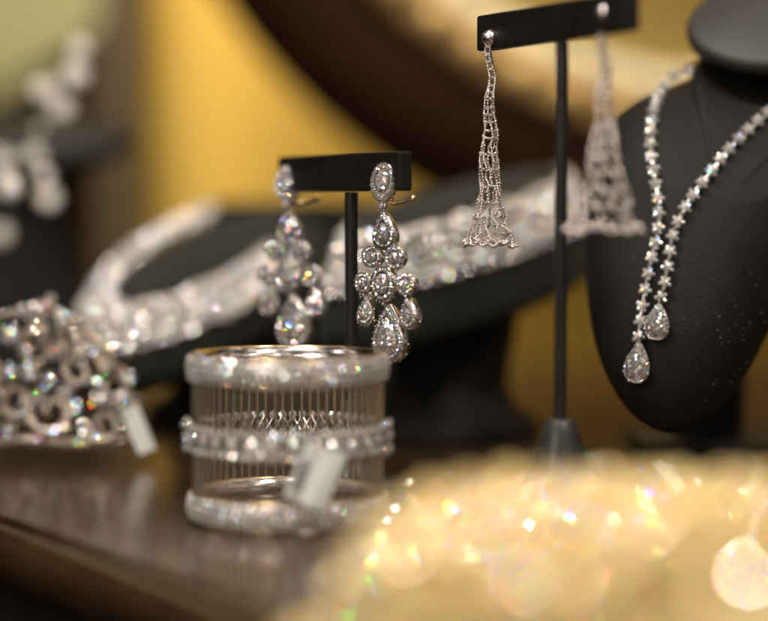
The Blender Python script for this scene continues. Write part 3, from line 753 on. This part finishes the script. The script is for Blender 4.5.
# centre one
C = at(462, 194, .70); A = at(345, 224, .655) - C; B = at(468, 208, .665) - C
sk2 = [(1.0, .005), (1.06, .008), (1.14, .016), (1.22, .024), (1.27, .031), (1.29, .036), (1.23, .041), (1.0, .043)]
ring, n = neck_display('low charcoal velvet neck display in the centre, behind the tall stand pole', C, A, B, 1, sk2, (C.x - .004, C.y, .026, .024))
wide_necklace('broad diamond and drop collar necklace across the centre velvet display', ring, n, sk2[:5], (.0, .09, .18, .27, .36, .45, .54, .62), .0017, (-.19, .56), True)

# black velvet riser standing behind the two low displays
rz0 = at(205, 200, .84); rz1 = at(474, 200, .84)
t = thing('velvet_riser', 'black velvet block standing behind the two low neck displays', 'riser', ((rz0.x + rz1.x) / 2, .88, 0))
m = MB(); m.box(((rz0.x + rz1.x) / 2, .88, rz0.z / 2 + .002), (1, 0, 0), (0, 1, 0), (0, 0, 1), (rz1.x - rz0.x) / 2, .04, rz0.z / 2 - .0025, bev=.003); m.build('block', 'velvet', t, t.location)
m = MB(); m.box(((rz0.x + rz1.x) / 2, .88, .0012), (1, 0, 0), (0, 1, 0), (0, 0, 1), (rz1.x - rz0.x) / 2 + .006, .046, .001, bev=.0005); m.build('base_board', 'lacquer', t, t.location)

# ============================================ far left: stand and earrings
t = thing('neck_display', 'dark neck display far back at the left behind the round stone earrings', 'display bust', (at(20, 200, .83).x, .86, 0), group='necklace display busts')
o0 = tuple(t.location)
def ering(px, py, Y, a, b, tz=0.): 
    c = at(px, py, Y); return [c + V((cos(2 * pi * i / 48) * a, sin(2 * pi * i / 48) * b, sin(2 * pi * i / 48) * b * tz)) for i in range(48)]
m = MB(); kk = .86 / 1920
m.loft([ering(20, 132, .86, 5 * kk, 3 * kk, .5), ering(20, 132, .86, 104 * kk, 40 * kk, .5), ering(20, 138, .86, 112 * kk, 44 * kk, .5), ering(20, 147, .86, 112 * kk, 44 * kk, .5), ering(18, 155, .86, 100 * kk, 42 * kk, .5), ering(16, 175, .86, 70 * kk, 36 * kk, .3)], 0)
m.build('neck_cap', 'leather', t, o0)
m = MB(); m.loft([ering(16, 172, .87, 66 * kk, 34 * kk), ering(12, 210, .87, 62 * kk, 32 * kk), ering(8, 290, .87, 80 * kk, 36 * kk), ering(5, 375, .87, 120 * kk, 50 * kk), ering(5, 389, .87, 122 * kk, 52 * kk)], 0); m.build('body', 'leather', t, o0)
def round_earring(stones, label, Z):
    c0 = at(stones[0][0], stones[0][1], Z); t = thing('round_stone_earring', label, 'earring', c0, group='blurred round stone earrings'); k = Z / 1920
    prev = None
    for px, py, r in stones:
        c = at(px, py, Z); m = MB(); m.wall(c, (-.1, -1, .15), (0, 0, 1), r * k, r * k, 'round', 0, -r * k * .7)
        if prev: m.tube([prev + V((0, .001, 0)), c + V((0, .001, 0))], .0006, 6)
        o = m.build('stone_setting', 'silver', t, c0); g = MB(); g.gem(c - V((0, .0006, 0)), V((U(-.3, .3), -1, U(.1, .6))), (0, 0, 1), r * k * .93, r * k * .93, 'round', 8)
        for i in range(8):
            a = 2 * pi * i / 8; g.stone(c + V((cos(a) * r * k, -.001, sin(a) * r * k)), V((U(-.5, .5), -1, U(-.2, .8))), (0, 0, 1), r * k * .3)
        g.build('stone', 'white_stone', o, c0); prev = c
round_earring([(80, 48, 9), (76, 74, 11), (44, 90, 11), (62, 108, 10), (40, 128, 4), (34, 155, 9), (45, 176, 6), (49, 198, 9)], 'blurred cluster earring of round white stones at the upper left', .79)
round_earring([(2, 158, 9), (8, 186, 10), (1, 234, 9)], 'blurred round stone earring cut by the left picture edge', .79)

# thin wire stand whose two arms carry the far left earrings
q1 = at(80, 46, .793); q2 = at(2, 156, .793); fx = at(-14, 300, .80).x
t = thing('wire_earring_stand', 'thin dark wire earring stand behind the blurred round stone earrings', 'earring stand', (fx, .80, 0))
m = MB(); m.lathe((fx, .80, 0), [(.018, .0004), (.0185, .002), (.004, .0035), (.0012, .006)], 28); m.build('base', 'lacquer', t, t.location)
m = MB(); m.tube([(fx, .80, .004), (fx, .80, q2.z + .004), (fx + .004, .80, q1.z - .012), q1 + V((-.008, .004, .001)), q1], .0006, 8); m.build('post_wire', 'lacquer', t, t.location)
m = MB(); m.tube([(fx, .80, q2.z - .004), (fx + .002, .797, q2.z), q2], .0006, 8); m.build('arm', 'lacquer', t, t.location)

# ========================================== champagne crystals, foreground
HC = V((.049, .350, 0))
t = thing('crystal_necklace', 'heap of champagne yellow crystal bead necklace blurred in the right foreground', 'necklace', HC)
ico_rot = [Matrix.Rotation(U(0, 6), 3, 'X') @ Matrix.Rotation(U(0, 6), 3, 'Z') for _ in range(24)]
def bead(m, c, r, mat=0):
    # faceted bead: bicone with ten sides and a flat table
    ro = random.choice(ico_rot); vs = []; k = 8
    for rad_, h in ((.42, .88), (.92, .36), (.92, -.36), (.42, -.88)):
        for i in range(k): a = 2 * pi * (i + (.5 if h in (.36, -.36) else 0)) / k; vs.append(c + ro @ V((cos(a) * rad_, sin(a) * rad_, h)) * r)
    fs = [list(range(k))[::-1], [3 * k + i for i in range(k)]]
    for j in (0, 1, 2):
        for i in range(k):
            a, b = j * k + i, j * k + (i + 1) % k; c_, d = a + k, b + k
            if j == 1: fs.append([a, b, d, c_])
            elif j == 0: fs += [[a, b, c_], [b, d, c_]]
            else: fs += [[a, d, c_], [a, b, d]]
    m.add(vs, fs, mat)
def plan(a, f):
    c_, s_ = cos(a), sin(a); k_ = (abs(c_) ** 3.4 + abs(s_) ** 3.4) ** (-1 / 3.4); return HC.x + c_ * k_ * f * .061, HC.y + s_ * k_ * f * .046
def hz(f): return .0285 * (1 - f ** 8)
NS = 20
for s in range(NS):
    m = MB(); f = (s + .5) / NS; ph = U(0, 6); rad0 = .10 + .88 * f
    n = int(26 + 46 * rad0); br = U(.0026, .0033)
    for i in range(n):
        a = 2 * pi * i / n; wob = rad0 * (1 + .10 * sin(3 * a + ph) + .06 * sin(7 * a + 2 * ph))
        x, y = plan(a, wob)
        z = max(br, hz(min(1, wob)) + .003 * sin(5 * a + ph) - U(0, .004))
        bead(m, V((x, y, z)), br * U(.9, 1.1))
    m.build('bead_strand', 'champagne', t, HC)
m = MB(); rings = []
for f in (.0, .2, .4, .55, .7, .82, .92, .97):
    rings.append([V((*plan(2 * pi * i / 48, max(f, .01) * .97), max(.0006, hz(f) - .004 + .0012 * sin(i * 1.7 + f * 9)))) for i in range(48)])
m.loft(rings + [[V((p.x, p.y, .0004)) for p in rings[-1]]], 0)
M['honey'] = pmat('honey_beads', (.90, .66, .27), .28, 0, c2=(.94, .76, .40), scale=180, bump=.8, bscale=300)
m.build('seed_bead_lining', 'honey', t, HC)
m = MB(); cord = []
for i in range(280):
    f = sqrt((i + .5) / 280) * .98; a = i * 2.399963 + U(-.3, .3); c = V((*plan(a, f), hz(f) + U(.001, .0028))); cord.append(c)
    m.gem(c, V((U(-.8, .8), U(-1, .0), U(.2, 1))), (0, 0, 1), .0015, .0015, 'round', 6)
tag(m.build('clear_stones', 'clear', t, HC), kind='stuff')

# ================================================================ lighting
def point(loc, w, r=.012, c=(1, .93, .84)):
    l = bpy.data.lights.new('sparkle_light', 'POINT'); l.energy = w; l.shadow_soft_size = r; l.color = c  # unseen point lights, added to make the stones sparkle
    o = bpy.data.objects.new('sparkle_light', l); col.objects.link(o); o.location = loc
def area(loc, target, size, w, c=(1, .93, .84), spread=180):
    l = bpy.data.lights.new('area_lamp', 'AREA'); l.energy = w; l.size = size; l.color = c; l.spread = radians(spread)
    o = bpy.data.objects.new('area_lamp', l); col.objects.link(o); o.location = loc
    o.rotation_euler = (V(target) - V(loc)).to_track_quat('-Z', 'Y').to_euler()
area((-.25, .25, .95), (.0, .55, .05), .16, 4.8)
area((.30, .15, .70), (.05, .36, .02), .10, 1.1, (1, .92, .80), 120)  # added, unseen: brightens the bead heap from above
for x, y, z, w in ((-.5, -.1, .55, 1.6), (-.2, -.35, .45, 1.3), (.25, -.3, .6, 1.3), (.55, .1, .5, 1.1), (-.6, .45, .6, 1.3), (.0, .75, .9, 1.4), (.5, .7, .7, 1.2), (-.35, -.2, .15, .6), (.45, -.25, .2, .6), (-.05, .1, .9, 1.2)):
    point((x, y, z), w * .75, .006, (1, U(.9, 1), U(.8, 1)))
area((-.20, 1.06, .70), (-.15, 1.35, .16), .22, 4.4, (1, .88, .70), 100)
area((-.35, -.05, .34), (.0, .55, .04), .22, 1.0, (1, .91, .82))  # added soft front fill, unseen, to lift the stones
area((.40, .80, .8), (.22, 1.15, .22), .1, .8, (1, .9, .72), 110)

w = bpy.data.worlds.new('World'); sc.world = w; w.use_nodes = True
nt = w.node_tree; bg = nt.nodes['Background']
# unseen surroundings: dim below, added warm noise patches above for the stones to reflect
tc = nt.nodes.new('ShaderNodeTexCoord'); sep = nt.nodes.new('ShaderNodeSeparateXYZ'); nt.links.new(tc.outputs['Generated'], sep.inputs[0])
vo = nt.nodes.new('ShaderNodeTexNoise'); vo.inputs['Scale'].default_value = 6.5; vo.inputs['Detail'].default_value = 3.; nt.links.new(tc.outputs['Generated'], vo.inputs['Vector'])
rp = nt.nodes.new('ShaderNodeValToRGB'); e = rp.color_ramp.elements
e[0].position = .50; e[0].color = (.03, .022, .016, 1); e[1].position = .60; e[1].color = (3.4, 2.85, 2.3, 1)
nt.links.new(vo.outputs['Fac'], rp.inputs['Fac'])
mr = nt.nodes.new('ShaderNodeMapRange'); mr.inputs['From Min'].default_value = -.02; mr.inputs['From Max'].default_value = .40; mr.inputs['To Min'].default_value = .02; mr.inputs['To Max'].default_value = 1.
nt.links.new(sep.outputs['Z'], mr.inputs['Value'])
mu = nt.nodes.new('ShaderNodeMix'); mu.data_type = 'RGBA'; mu.blend_type = 'MULTIPLY'; mu.inputs['Factor'].default_value = 1
nt.links.new(rp.outputs[0], mu.inputs['A']); nt.links.new(mr.outputs[0], mu.inputs['B']); nt.links.new(mu.outputs['Result'], bg.inputs['Color'])
bg.inputs['Strength'].default_value = .30

sc.view_settings.view_transform = 'Standard'; sc.view_settings.look = 'None'; sc.view_settings.gamma = 1; sc.view_settings.exposure = .15
c = sc.cycles; c.max_bounces = 10; c.transmission_bounces = 8; c.glossy_bounces = 6; c.diffuse_bounces = 3
c.sample_clamp_indirect = 12; c.sample_clamp_direct = 0; c.caustics_reflective = False; c.caustics_refractive = False; c.blur_glossy = 0
c.use_denoising = True
